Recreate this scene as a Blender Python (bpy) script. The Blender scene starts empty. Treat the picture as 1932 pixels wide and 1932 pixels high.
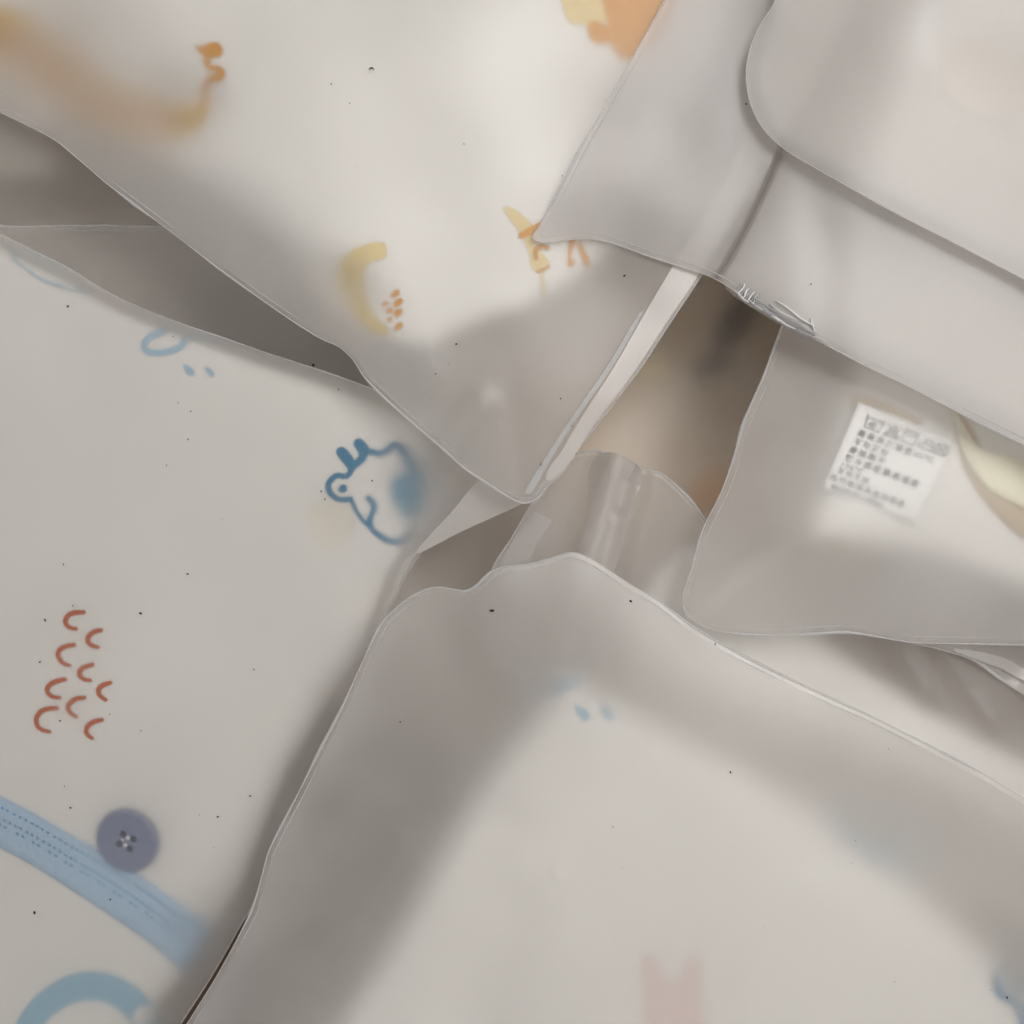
import bpy, bmesh, math, random
import numpy as np
from mathutils import Vector
from mathutils.geometry import delaunay_2d_cdt

random.seed(7)
SC = bpy.context.scene
COL = SC.collection
# one Blender unit is one centimetre: the picture shows about 18 x 18 cm
SC.unit_settings.system = 'METRIC'
SC.unit_settings.scale_length = 0.01

# ------------------------------------------------------------------ camera, light, exposure
H = 20.0                       # camera height above the upper bags
S = 18.0                       # width seen at z = 0
cam_d = bpy.data.cameras.new("camera")
cam_d.sensor_width = 36.0
cam_d.lens = 36.0 * H / S
cam_d.clip_start = 0.1
cam_d.clip_end = 500.0
cam = bpy.data.objects.new("camera", cam_d)
cam.location = (0, 0, H)
COL.objects.link(cam)
SC.camera = cam

world = bpy.data.worlds.new("World")
SC.world = world
world.use_nodes = True
bg = world.node_tree.nodes["Background"]
bg.inputs["Color"].default_value = (1.0, 0.965, 0.93, 1)
bg.inputs["Strength"].default_value = 0.47


def area(name, loc, target, sx, sy, power, col):
    L = bpy.data.lights.new(name, 'AREA')
    L.shape = 'RECTANGLE'
    L.size, L.size_y = sx, sy
    L.energy = power
    L.color = col
    o = bpy.data.objects.new(name, L)
    o.location = loc
    o.rotation_euler = (Vector(target) - Vector(loc)).to_track_quat('-Z', 'Y').to_euler()
    COL.objects.link(o)
    return o


# the shop's ceiling lamps: one broad panel up to the right, one cooler and smaller behind
area("ceiling_lamp", (25, 20, 62), (0, 0, 0), 44, 32, 22800, (1.0, 0.975, 0.94))
area("ceiling_lamp", (40, 75, 110), (0, 0, 0), 10, 3, 9000, (0.93, 0.96, 1.0))

SC.view_settings.view_transform = 'Standard'
SC.view_settings.look = 'None'
SC.view_settings.gamma = 1.0
SC.view_settings.exposure = 0.0
cy = SC.cycles
cy.max_bounces = 32
cy.diffuse_bounces = 8
cy.glossy_bounces = 6
cy.transmission_bounces = 28
cy.transparent_max_bounces = 16
cy.caustics_refractive = True
cy.caustics_reflective = True
cy.sample_clamp_indirect = 6.0
cy.blur_glossy = 0.5
cy.use_denoising = True

# ------------------------------------------------------------------ helpers
U = S / 1932.0                 # outlines are measured on a plan of 1932 units; U = cm per unit at z = 0


def kz(zb):
    return (H - zb) / H


def tag(o, label=None, cat=None, group=None, kind=None):
    if label: o["label"] = label
    if cat: o["category"] = cat
    if group: o["group"] = group
    if kind: o["kind"] = kind
    return o


def link(name, me, mats, parent=None, smooth=True):
    o = bpy.data.objects.new(name, me)
    COL.objects.link(o)
    for m in (mats if isinstance(mats, (list, tuple)) else [mats]):
        me.materials.append(m)
    if smooth:
        me.polygons.foreach_set("use_smooth", [True] * len(me.polygons))
    if parent:
        o.parent = parent
    return o


def mesh(name, vs, fs):
    me = bpy.data.meshes.new(name)
    me.from_pydata([tuple(v) for v in vs], [], [tuple(f) for f in fs])
    me.update()
    return me


def empty(name, loc=(0, 0, 0)):
    o = bpy.data.objects.new(name, None)
    o.location = loc
    o.empty_display_size = 0.5
    COL.objects.link(o)
    return o


def spline(pts, step=14.0, closed=False):
    """centripetal-looking Catmull-Rom through pts, resampled to about step"""
    P = [np.array(p[:2], float) for p in pts]
    n = len(P)
    out = []
    last = n if closed else n - 1
    for i in range(last):
        p1, p2 = P[i], P[(i + 1) % n]
        p0 = P[(i - 1) % n] if (closed or i > 0) else 2 * p1 - p2
        p3 = P[(i + 2) % n] if (closed or i + 2 < n) else 2 * p2 - p1
        L = np.linalg.norm(p2 - p1)
        t1 = (p2 - p0); t2 = (p3 - p1)
        t1 = t1 / max(np.linalg.norm(t1), 1e-6) * L * 0.9
        t2 = t2 / max(np.linalg.norm(t2), 1e-6) * L * 0.9
        m = max(1, int(round(L / step)))
        for k in range(m):
            t = k / m
            h = 2 * t**3 - 3 * t**2 + 1, t**3 - 2 * t**2 + t, -2 * t**3 + 3 * t**2, t**3 - t**2
            out.append(h[0] * p1 + h[1] * t1 + h[2] * p2 + h[3] * t2)
    if not closed:
        out.append(P[-1])
    return np.array(out)


def seg_dist(q, poly, closed=True):
    """distance of every point of q to the polyline poly"""
    a = poly
    b = np.roll(poly, -1, 0) if closed else poly[1:]
    if not closed: a = poly[:-1]
    ab = b - a
    l2 = np.maximum((ab**2).sum(1), 1e-9)
    best = np.full(len(q), 1e18)
    for s in range(0, len(q), 2500):
        qq = q[s:s + 2500]
        t = ((qq[:, None, 0] - a[None, :, 0]) * ab[None, :, 0] + (qq[:, None, 1] - a[None, :, 1]) * ab[None, :, 1]) / l2
        t = np.clip(t, 0, 1)
        dx = qq[:, None, 0] - a[None, :, 0] - t * ab[None, :, 0]
        dy = qq[:, None, 1] - a[None, :, 1] - t * ab[None, :, 1]
        best[s:s + 2500] = np.sqrt((dx * dx + dy * dy).min(1))
    return best


def inside(q, poly):
    x, y = q[:, 0], q[:, 1]
    r = np.zeros(len(q), bool)
    n = len(poly)
    j = n - 1
    for i in range(n):
        xi, yi = poly[i]; xj, yj = poly[j]
        c = ((yi > y) != (yj > y))
        if c.any():
            r ^= c & (x < (xj - xi) * (y - yi) / ((yj - yi) or 1e-9) + xi)
        j = i
    return r


def offset_in(poly, d):
    """points of poly moved inward by d"""
    t = np.roll(poly, -1, 0) - np.roll(poly, 1, 0)
    t /= np.maximum(np.linalg.norm(t, axis=1), 1e-6)[:, None]
    n = np.stack([-t[:, 1], t[:, 0]], 1)
    area2 = (poly[:, 0] * np.roll(poly[:, 1], -1) - np.roll(poly[:, 0], -1) * poly[:, 1]).sum()
    if area2 < 0: n = -n
    return poly + n * d


def fill(poly, step, extra=None, rings=()):
    """triangulate the inside of poly with a jittered grid; returns points (N,2) and triangles"""
    lo, hi = poly.min(0), poly.max(0)
    rng = np.random.RandomState(3)
    gx, gy = np.meshgrid(np.arange(lo[0], hi[0], step), np.arange(lo[1], hi[1], step * 0.87))
    gx = gx + (np.arange(gx.shape[0])[:, None] % 2) * step * 0.5
    g = np.stack([gx.ravel(), gy.ravel()], 1) + rng.uniform(-.12, .12, (gx.size, 2)) * step
    g = g[inside(g, poly)]
    dmin = (max(rings) if rings else 0) + step * 0.55
    if len(g):
        g = g[seg_dist(g, poly) > dmin]
    add = []
    for r in rings:
        o = offset_in(poly, r)
        o = o[inside(o, poly)]
        o = o[seg_dist(o, poly) > r * 0.93]
        add.append(o)
    if extra is not None and len(extra):
        e = extra[inside(extra, poly)]
        e = e[seg_dist(e, poly) > 2.0]
        if len(g) and len(e):
            dd = np.sqrt(((g[:, None] - e[None])**2).sum(2)).min(1)
            g = g[dd > step * 0.45]
        add.append(e)
    allp = np.vstack([poly] + add + [g]) if (add or len(g)) else poly
    n = len(poly)
    res = delaunay_2d_cdt([Vector(p) for p in allp], [], [list(range(n))], 1, 1e-4)
    v = np.array([tuple(p) for p in res[0]])
    f = [tuple(t) for t in res[2]]
    # plan y runs downward, so turn the faces over to look up in the world
    out = []
    for t in f:
        a = v[list(t)]
        s = (a[:, 0] * np.roll(a[:, 1], -1) - np.roll(a[:, 0], -1) * a[:, 1]).sum()
        out.append(t if s < 0 else t[::-1])
    return v, out


def to_world(q, z, k=None, zk=None):
    """a plan point at height z (zk: height whose plan scale is used)"""
    kk = (H - (z if zk is None else zk)) / H
    return np.stack([(q[:, 0] - 966) * U * kk, (966 - q[:, 1]) * U * kk, z], 1)


def border_loop(nv, faces):
    e = {}
    for f in faces:
        for i in range(len(f)):
            e[(f[i], f[(i + 1) % len(f)])] = True
    return [(a, b) for (a, b) in e if (b, a) not in e]


class Ripple:
    """smooth, repeatable unevenness made of a few crossed waves"""
    def __init__(self, seed, amp, length, n=7, direction=None, spread=math.pi):
        r = np.random.RandomState(seed)
        self.w = []
        for _ in range(n):
            a = (direction if direction is not None else 0) + r.uniform(-spread, spread)
            l = length * r.uniform(0.6, 1.7)
            self.w.append((math.cos(a) * 2 * math.pi / l, math.sin(a) * 2 * math.pi / l, r.uniform(0, 6.28), amp * r.uniform(.4, 1) / math.sqrt(n)))
    def __call__(self, q):
        z = np.zeros(len(q))
        for kx, ky, ph, a in self.w:
            z += a * np.sin(q[:, 0] * kx + q[:, 1] * ky + ph)
        return z


def bump(q, x, y, r, a):
    return a * np.exp(-(((q[:, 0] - x)**2 + (q[:, 1] - y)**2) / (r * r)))


def ridge(q, pts, w, a):
    return a * np.exp(-(seg_dist(q, np.array(pts, float), False) / w)**2)


# ------------------------------------------------------------------ materials
def newmat(name):
    m = bpy.data.materials.new(name)
    m.use_nodes = True
    nt = m.node_tree
    for n in list(nt.nodes):
        nt.nodes.remove(n)
    out = nt.nodes.new("ShaderNodeOutputMaterial")
    return m, nt, out


def N(nt, t, **kw):
    n = nt.nodes.new(t)
    for k, v in kw.items():
        try:
            setattr(n, k, v)
        except Exception:
            n.inputs[k].default_value = v
    return n


def cloth(name, col, rough=0.9, weave=0.02, mottled=0.06, sheen=0.15):
    m, nt, out = newmat(name)
    b = nt.nodes.new("ShaderNodeBsdfPrincipled")
    b.inputs["Roughness"].default_value = rough
    b.inputs["Sheen Weight"].default_value = sheen
    b.inputs["Specular IOR Level"].default_value = 0.15
    tc = nt.nodes.new("ShaderNodeTexCoord")
    n1 = nt.nodes.new("ShaderNodeTexNoise"); n1.inputs["Scale"].default_value = 0.55; n1.inputs["Detail"].default_value = 4
    n2 = nt.nodes.new("ShaderNodeTexNoise"); n2.inputs["Scale"].default_value = 26; n2.inputs["Detail"].default_value = 3
    nt.links.new(tc.outputs["Object"], n1.inputs["Vector"]); nt.links.new(tc.outputs["Object"], n2.inputs["Vector"])
    mx = nt.nodes.new("ShaderNodeMix"); mx.data_type = 'RGBA'
    mx.inputs["A"].default_value = tuple(c * (1 - mottled) for c in col) + (1,)
    mx.inputs["B"].default_value = tuple(min(c * (1 + mottled * .6), .9) for c in col) + (1,)
    nt.links.new(n1.outputs["Fac"], mx.inputs["Factor"])
    nt.links.new(mx.outputs["Result"], b.inputs["Base Color"])
    bp = nt.nodes.new("ShaderNodeBump"); bp.inputs["Strength"].default_value = 0.25; bp.inputs["Distance"].default_value = weave
    nt.links.new(n2.outputs["Fac"], bp.inputs["Height"])
    nt.links.new(bp.outputs["Normal"], b.inputs["Normal"])
    nt.links.new(b.outputs["BSDF"], out.inputs["Surface"])
    return m


def film(name, haze=0.21, rough=0.95, ior=1.42, tint=(0.975, 0.97, 0.965), veil=(0.90, 0.868, 0.843), gloss=0.035, gloss_rough=0.36, clear_haze=0.05):
    """frosted plastic film: what touches it shows sharp, what lies deeper blurs. The attribute 'clear' marks welded, unfrosted bands."""
    m, nt, out = newmat(name)
    geo = nt.nodes.new("ShaderNodeNewGeometry")
    at = nt.nodes.new("ShaderNodeAttribute"); at.attribute_name = "clear"
    tc = nt.nodes.new("ShaderNodeTexCoord")
    ns = nt.nodes.new("ShaderNodeTexNoise"); ns.inputs["Scale"].default_value = 0.9; ns.inputs["Detail"].default_value = 3
    nt.links.new(tc.outputs["Object"], ns.inputs["Vector"])
    # thin sheet: both faces bend light like the entry into the film
    io = nt.nodes.new("ShaderNodeMix"); io.data_type = 'FLOAT'
    io.inputs["A"].default_value = ior; io.inputs["B"].default_value = 1 / ior
    nt.links.new(geo.outputs["Backfacing"], io.inputs["Factor"])
    ro = nt.nodes.new("ShaderNodeMix"); ro.data_type = 'FLOAT'
    ro.inputs["A"].default_value = rough; ro.inputs["B"].default_value = 0.22
    nt.links.new(at.outputs["Fac"], ro.inputs["Factor"])
    rf = nt.nodes.new("ShaderNodeBsdfRefraction"); rf.distribution = 'GGX'
    rf.inputs["Color"].default_value = tint + (1,)
    nt.links.new(io.outputs["Result"], rf.inputs["IOR"]); nt.links.new(ro.outputs["Result"], rf.inputs["Roughness"])
    df = nt.nodes.new("ShaderNodeBsdfDiffuse"); df.inputs["Color"].default_value = veil + (1,)
    tr = nt.nodes.new("ShaderNodeBsdfTranslucent"); tr.inputs["Color"].default_value = veil + (1,)
    vm = nt.nodes.new("ShaderNodeMixShader"); vm.inputs[0].default_value = 0.5
    nt.links.new(df.outputs[0], vm.inputs[1]); nt.links.new(tr.outputs[0], vm.inputs[2])
    # haze a little uneven, almost none where the film is welded clear
    hz = nt.nodes.new("ShaderNodeMapRange"); hz.inputs["To Min"].default_value = haze * 0.82; hz.inputs["To Max"].default_value = haze * 1.18
    hz.inputs["From Min"].default_value = 0.3; hz.inputs["From Max"].default_value = 0.7
    nt.links.new(ns.outputs["Fac"], hz.inputs["Value"])
    n2 = nt.nodes.new("ShaderNodeTexNoise"); n2.inputs["Scale"].default_value = 32; n2.inputs["Detail"].default_value = 1.5
    nt.links.new(tc.outputs["Object"], n2.inputs["Vector"])
    g2 = nt.nodes.new("ShaderNodeMapRange"); g2.inputs["From Min"].default_value = .3; g2.inputs["From Max"].default_value = .7
    g2.inputs["To Min"].default_value = -.03; g2.inputs["To Max"].default_value = .03
    nt.links.new(n2.outputs["Fac"], g2.inputs["Value"])
    hs = nt.nodes.new("ShaderNodeMath"); hs.operation = 'ADD'
    nt.links.new(hz.outputs["Result"], hs.inputs[0]); nt.links.new(g2.outputs["Result"], hs.inputs[1])
    hc = nt.nodes.new("ShaderNodeMix"); hc.data_type = 'FLOAT'; hc.inputs["B"].default_value = clear_haze
    nt.links.new(at.outputs["Fac"], hc.inputs["Factor"]); nt.links.new(hs.outputs[0], hc.inputs["A"])
    m1 = nt.nodes.new("ShaderNodeMixShader")
    nt.links.new(hc.outputs["Result"], m1.inputs[0]); nt.links.new(rf.outputs[0], m1.inputs[1]); nt.links.new(vm.outputs[0], m1.inputs[2])
    gl = nt.nodes.new("ShaderNodeBsdfGlossy"); gl.inputs["Color"].default_value = (1, 1, 1, 1)
    gr = nt.nodes.new("ShaderNodeMix"); gr.data_type = 'FLOAT'
    gr.inputs["A"].default_value = gloss_rough; gr.inputs["B"].default_value = 0.26
    nt.links.new(at.outputs["Fac"], gr.inputs["Factor"]); nt.links.new(gr.outputs["Result"], gl.inputs["Roughness"])
    fr = nt.nodes.new("ShaderNodeLayerWeight"); fr.inputs["Blend"].default_value = 0.28
    fm = nt.nodes.new("ShaderNodeMath"); fm.operation = 'MULTIPLY_ADD'; fm.inputs[1].default_value = 0.35; fm.inputs[2].default_value = gloss
    fm.use_clamp = True
    nt.links.new(fr.outputs["Fresnel"], fm.inputs[0])
    m2 = nt.nodes.new("ShaderNodeMixShader")
    nt.links.new(fm.outputs[0], m2.inputs[0]); nt.links.new(m1.outputs[0], m2.inputs[1]); nt.links.new(gl.outputs[0], m2.inputs[2])
    nt.links.new(m2.outputs[0], out.inputs["Surface"])
    return m


def clear_plastic(name, rough=0.08, tint=(0.97, 0.97, 0.97), haze=0.12):
    m, nt, out = newmat(name)
    g = nt.nodes.new("ShaderNodeBsdfGlass"); g.inputs["IOR"].default_value = 1.4; g.inputs["Roughness"].default_value = rough
    g.inputs["Color"].default_value = tint + (1,)
    d = nt.nodes.new("ShaderNodeBsdfDiffuse"); d.inputs["Color"].default_value = (0.85, 0.85, 0.86, 1)
    t = nt.nodes.new("ShaderNodeBsdfTranslucent"); t.inputs["Color"].default_value = (0.85, 0.85, 0.86, 1)
    v = nt.nodes.new("ShaderNodeMixShader"); v.inputs[0].default_value = .5
    nt.links.new(d.outputs[0], v.inputs[1]); nt.links.new(t.outputs[0], v.inputs[2])
    mx = nt.nodes.new("ShaderNodeMixShader"); mx.inputs[0].default_value = haze
    nt.links.new(g.outputs[0], mx.inputs[1]); nt.links.new(v.outputs[0], mx.inputs[2])
    tc = nt.nodes.new("ShaderNodeTexCoord")
    ns = nt.nodes.new("ShaderNodeTexNoise"); ns.inputs["Scale"].default_value = 5; ns.inputs["Detail"].default_value = 2
    nt.links.new(tc.outputs["Object"], ns.inputs["Vector"])
    bp = nt.nodes.new("ShaderNodeBump"); bp.inputs["Strength"].default_value = 0.3; bp.inputs["Distance"].default_value = 0.03
    nt.links.new(ns.outputs["Fac"], bp.inputs["Height"]); nt.links.new(bp.outputs["Normal"], g.inputs["Normal"])
    nt.links.new(mx.outputs[0], out.inputs["Surface"])
    return m


def solid(name, col, rough=0.5, spec=0.4):
    m, nt, out = newmat(name)
    b = nt.nodes.new("ShaderNodeBsdfPrincipled")
    b.inputs["Base Color"].default_value = tuple(col) + (1,)
    b.inputs["Roughness"].default_value = rough
    b.inputs["Specular IOR Level"].default_value = spec
    nt.links.new(b.outputs[0], out.inputs["Surface"])
    return m


M = dict(
    white=cloth("white_knit", (0.80, 0.785, 0.755)),
    warm=cloth("bounce_warm_white_knit", (0.80, 0.76, 0.70)),  # off-white cloth with the low gaps' warm bounced light put into its colour
    cream=cloth("cream_knit", (0.72, 0.66, 0.56)),
    tan=cloth("tan_knit", (0.62, 0.49, 0.34), mottled=0.15),
    film=film("frosted_film"),
    film_thin=film("thin_frosted_film", haze=0.14),
    film_dense=film("dense_frosted_film", haze=0.36),
    film_double=film("doubled_frosted_film", haze=0.42, veil=(0.77, 0.745, 0.735), tint=(0.95, 0.94, 0.935)),
    film_back=film("frosted_back_film", haze=0.38, rough=0.8),
    strip=film("milky_zip_plastic", haze=0.55, rough=0.7, gloss=0.05, gloss_rough=0.3),
    seam=clear_plastic("lit_edge_weld", rough=.14, haze=.62),  # white mixed in to stand for light caught in the film edge
    sparkle=clear_plastic("clear_crinkled_plastic", rough=.05, haze=.5),
    gleam=solid("painted_glint_plastic", (0.86, 0.86, 0.87), 0.07, 0.6),  # white pleats put the hem's bright streaks and glints into the colour
    ice=cloth("ice_blue_binding", (0.44, 0.60, 0.76), mottled=0.05),
    stitch=solid("blue_thread", (0.18, 0.34, 0.52), 0.8, .1),
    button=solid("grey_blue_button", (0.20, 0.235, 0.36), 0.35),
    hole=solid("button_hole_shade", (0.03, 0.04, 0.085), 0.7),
    white_dot=solid("white_dot_plain", (0.75, 0.75, 0.78), 0.7),
    ink_blue=cloth("blue_print", (0.03, 0.20, 0.36), mottled=.04, sheen=0),
    ink_pale=cloth("pale_blue_print", (0.36, 0.54, 0.67), mottled=.04, sheen=0),
    ink_cream=cloth("cream_print", (0.79, 0.75, 0.68), mottled=.03, sheen=0),
    ink_wash=cloth("washed_blue_print", (0.13, 0.33, 0.48), mottled=.04, sheen=0),
    ink_mist=cloth("misty_blue_print", (0.60, 0.68, 0.72), mottled=.04, sheen=0),
    ink_sky=cloth("sky_blue_print", (0.33, 0.53, 0.66), mottled=.04, sheen=0),
    ink_rust=cloth("rust_print", (0.50, 0.09, 0.0), mottled=.05, sheen=0),
    ink_orange=cloth("orange_print", (0.64, 0.29, 0.015), mottled=.05, sheen=0),
    ink_amber=cloth("amber_print", (0.58, 0.28, 0.05), mottled=.05, sheen=0),
    ink_yellow=cloth("yellow_print", (0.74, 0.60, 0.30), mottled=.05, sheen=0),
    ink_ochre=cloth("ochre_print", (0.62, 0.42, 0.13), mottled=.05, sheen=0),
    ink_tan=cloth("tan_print", (0.73, 0.68, 0.60), mottled=.05, sheen=0),
    ink_pink=cloth("pink_print", (0.77, 0.655, 0.625), mottled=.05, sheen=0),
    ink_dark=cloth("dark_brown_print", (0.07, 0.045, 0.03), mottled=.05, sheen=0),
    ink_black=solid("black_label_ink", (0.03, 0.03, 0.03), 0.8, .1),
    label=cloth("white_label_satin", (0.84, 0.84, 0.83), rough=.6, mottled=.01),
    straw=cloth("pale_yellow_binding", (0.80, 0.77, 0.60)),
    tape=cloth("tan_tape", (0.55, 0.45, 0.33)),
    bin=cloth("brown_cardboard", (0.17, 0.115, 0.078), mottled=.2, sheen=0),
    dust=solid("black_dust", (0.03, 0.028, 0.026), 0.9, .1),
)


# ------------------------------------------------------------------ builders
class Bag:
    """a frosted flat bag: front film, back film and welded rim"""
    def __init__(self, label, outline, zb, height, depth=1.2, group="frosted plastic bags of baby clothes", mat="film", step=22,
                 seam_w=0.03, band=9.0, weld=None, weld_w=8.0, weld_clear=.4, seed=1, back=True, belly=150.0):
        self.k = kz(zb); self.zb = zb
        self.poly = spline(outline, 12, True)
        self.height = height
        self.root = empty("frosted_bag", (0, 0, 0))
        tag(self.root, label, "plastic bag", group)
        rings = (band * 0.5, band, band + 2.0)
        extra = None
        if weld is not None:
            wl = spline(weld, 10)
            t = np.gradient(wl, axis=0); t /= np.linalg.norm(t, axis=1)[:, None]
            nrm = np.stack([-t[:, 1], t[:, 0]], 1)
            extra = np.vstack([wl + nrm * s for s in (-weld_w - 1.5, -weld_w, 0, weld_w, weld_w + 1.5)])
        v, f = fill(self.poly, step, extra, rings)
        d = seg_dist(v, self.poly)
        z = self.z(v)
        me = mesh("front_film", to_world(v, z, self.k), f)
        cl = np.clip((band + 1.0 - d) / 2.0, 0, 1) * weld_clear * np.clip(.6 + 6 * Ripple(seed + 7, .1, 120)(v), 0, 1.2)
        if weld is not None:
            dw = seg_dist(v, wl, False)
            cl = np.maximum(cl, np.clip((weld_w + .75 - dw) / 1.5, 0, 1))
        a = me.attributes.new("clear", 'FLOAT', 'POINT')
        a.data.foreach_set("value", cl.astype(np.float32))
        self.front = link("front_film", me, M[mat], self.root)
        if back:
            zz = z - 0.03 - depth * (1 - np.exp(-np.maximum(d - band, 0) / belly))
            mb = mesh("back_film", to_world(v, zz, self.k, z), f)
            ab = mb.attributes.new("clear", 'FLOAT', 'POINT')
            ab.data.foreach_set("value", (cl * .8).astype(np.float32))
            self.back = link("back_film", mb, M["film_back"], self.root)
        # welded rim: a thin bead, whitened to paint in the lit edge, that swells and thins, and a finer one at the inner side of the weld
        self.bead("welded_rim", spline([tuple(q) for q in self.poly], 5, True), seam_w, seed + 50, .2)
        if band >= 8:
            p = offset_in(self.poly, band)
            p = p[inside(p, self.poly)]
            p = p[seg_dist(p, self.poly) > band * .9]
            keep = [0]
            for i in range(1, len(p)):
                if np.linalg.norm(p[i] - p[keep[-1]]) > 7: keep.append(i)
            self.bead("inner_weld", spline([tuple(p[i]) for i in keep], 6, True), seam_w * .5, seed + 80, .0, 3.0)

    def bead(self, name, p, seam_w, seed, least, power=1.6):
        r = np.random.RandomState(seed)
        zc = self.z(p)
        n = len(p)
        lo_ = np.interp(np.arange(n), np.arange(0, n + 12, 12), r.uniform(.05, 1.15, len(np.arange(0, n + 12, 12))) ** power)
        rad = seam_w * (least + lo_ * r.uniform(.85, 1.1, n))
        rad = np.convolve(np.concatenate([rad[-2:], rad, rad[:2]]), np.ones(5) / 5, 'valid')
        W = to_world(p, zc, self.k)
        t = np.roll(W, -1, 0) - np.roll(W, 1, 0); t[:, 2] = 0
        t /= np.maximum(np.linalg.norm(t, axis=1), 1e-6)[:, None]
        nr = np.stack([-t[:, 1], t[:, 0], np.zeros(n)], 1)
        sec = 8
        vs = [W[i] + nr[i] * rad[i] * math.cos(2 * math.pi * q / sec) + np.array([0, 0, 1]) * rad[i] * 0.55 * math.sin(2 * math.pi * q / sec) for i in range(n) for q in range(sec)]
        fs = [(i * sec + q, ((i + 1) % n) * sec + q, ((i + 1) % n) * sec + (q + 1) % sec, i * sec + (q + 1) % sec) for i in range(n) for q in range(sec)]
        me = mesh(name, vs, fs)
        bm = bmesh.new(); bm.from_mesh(me); bmesh.ops.recalc_face_normals(bm, faces=bm.faces); bm.to_mesh(me); bm.free()
        link(name, me, M["seam"], self.root)

    def z(self, q):
        return self.zb + self.height(np.asarray(q, float))

    def strip(self, name, outline, lift=0.025, thick=0.015, mat="strip", step=18, smooth_step=10, label=None, closed_spline=True):
        """a flat plastic piece lying on the film, with real thickness"""
        poly = spline(outline, smooth_step, True) if closed_spline else np.array(outline, float)
        v, f = fill(poly, step)
        z = self.z(v) + lift
        o = slab(name, v, f, z, thick, self.k, M[mat], self.root, sharp=True)
        if label: o["label"] = label
        return o


def slab(name, v, f, ztop, thick, k, mat, parent, bottom=None, sharp=False):
    n = len(v)
    top = to_world(v, ztop, k)
    bot = to_world(v, bottom if bottom is not None else ztop - thick, k, ztop)
    fs = list(f) + [tuple(n + i for i in t[::-1]) for t in f]
    for a, b in border_loop(n, f):
        fs.append((b, a, n + a, n + b))
    me = mesh(name, np.vstack([top, bot]), fs)
    bm = bmesh.new(); bm.from_mesh(me); bmesh.ops.recalc_face_normals(bm, faces=bm.faces)
    if sharp:
        for e in bm.edges:
            if len(e.link_faces) == 2 and e.calc_face_angle(0) > 0.7: e.smooth = False
    bm.to_mesh(me); bm.free()
    return link(name, me, mat, parent)


class Garment:
    """a folded piece of clothing lying under a bag's film; gap() is the air between film and cloth"""
    def __init__(self, bag, label, outline, name="folded_garment", mat="white", base=0.05, drop=0.9, width=70.0, slope=0.25, reach=160.0,
                 dips=(), folds=None, thick=1.0, step=20, group="folded baby clothes in the bags", category="baby garment", zb=None, film_z=None):
        self.bag = bag; self.k = kz(zb) if zb is not None else bag.k
        self.poly = spline(outline, 14, True)
        self.base, self.drop, self.width, self.slope, self.reach = base, drop, width, slope, reach
        self.dips = dips; self.folds = folds
        v, f = fill(self.poly, step, None, (3, 8, 16))
        z = self.z(v)
        lowest = float(z.min()) - thick
        self.obj = slab(name, v, f, z, 0, self.k, M[mat], None, bottom=np.full(len(v), lowest))
        self.obj.data.name = name
        tag(self.obj, label, category, group)

    def z(self, q):
        q = np.asarray(q, float)
        d = seg_dist(q, self.poly)
        d = np.where(inside(q, self.poly), d, 0)
        u = np.clip(d / self.width, 0, 1)
        g = self.base + self.drop * (1 - np.sqrt(np.maximum(1 - (1 - u)**2, 0))) + self.slope * np.exp(-d / self.reach)
        for dp in self.dips:
            if len(dp) == 4:
                g = g + bump(q, *dp)
            else:
                g = g + ridge(q, dp[0], dp[1], dp[2])
        if self.folds is not None:
            g = g + np.abs(self.folds(q))
        return self.bag.z(q) - np.maximum(g, self.base * .6)

    # ---- flat print on the cloth
    def patch(self, name, pieces, mat, lift=0.016, parent=None):
        vs, fs = [], []
        for v, f in pieces:
            b = len(vs)
            z = self.z(v) + lift
            vs += [tuple(p) for p in to_world(v, z, self.k)]
            fs += [tuple(b + i for i in t) for t in f]
        return link(name, mesh(name, vs, fs), M[mat], parent or self.obj)


def blob(cx, cy, rx, ry=None, rot=0, step=9, wob=0.06, seed=0):
    ry = ry or rx
    r = np.random.RandomState(seed)
    n = max(14, int(2 * math.pi * max(rx, ry) / 6))
    a = np.linspace(0, 2 * math.pi, n, endpoint=False)
    w = 1 + wob * np.sin(2 * a + r.uniform(0, 6)) + wob * .6 * np.sin(3 * a + r.uniform(0, 6))
    x, y = rx * np.cos(a) * w, ry * np.sin(a) * w
    c, s = math.cos(rot), math.sin(rot)
    return fill(np.stack([cx + x * c - y * s, cy + x * s + y * c], 1), step)


def shape(pts, step=11, smooth=6):
    return fill(spline(pts, smooth, True), step)


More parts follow.
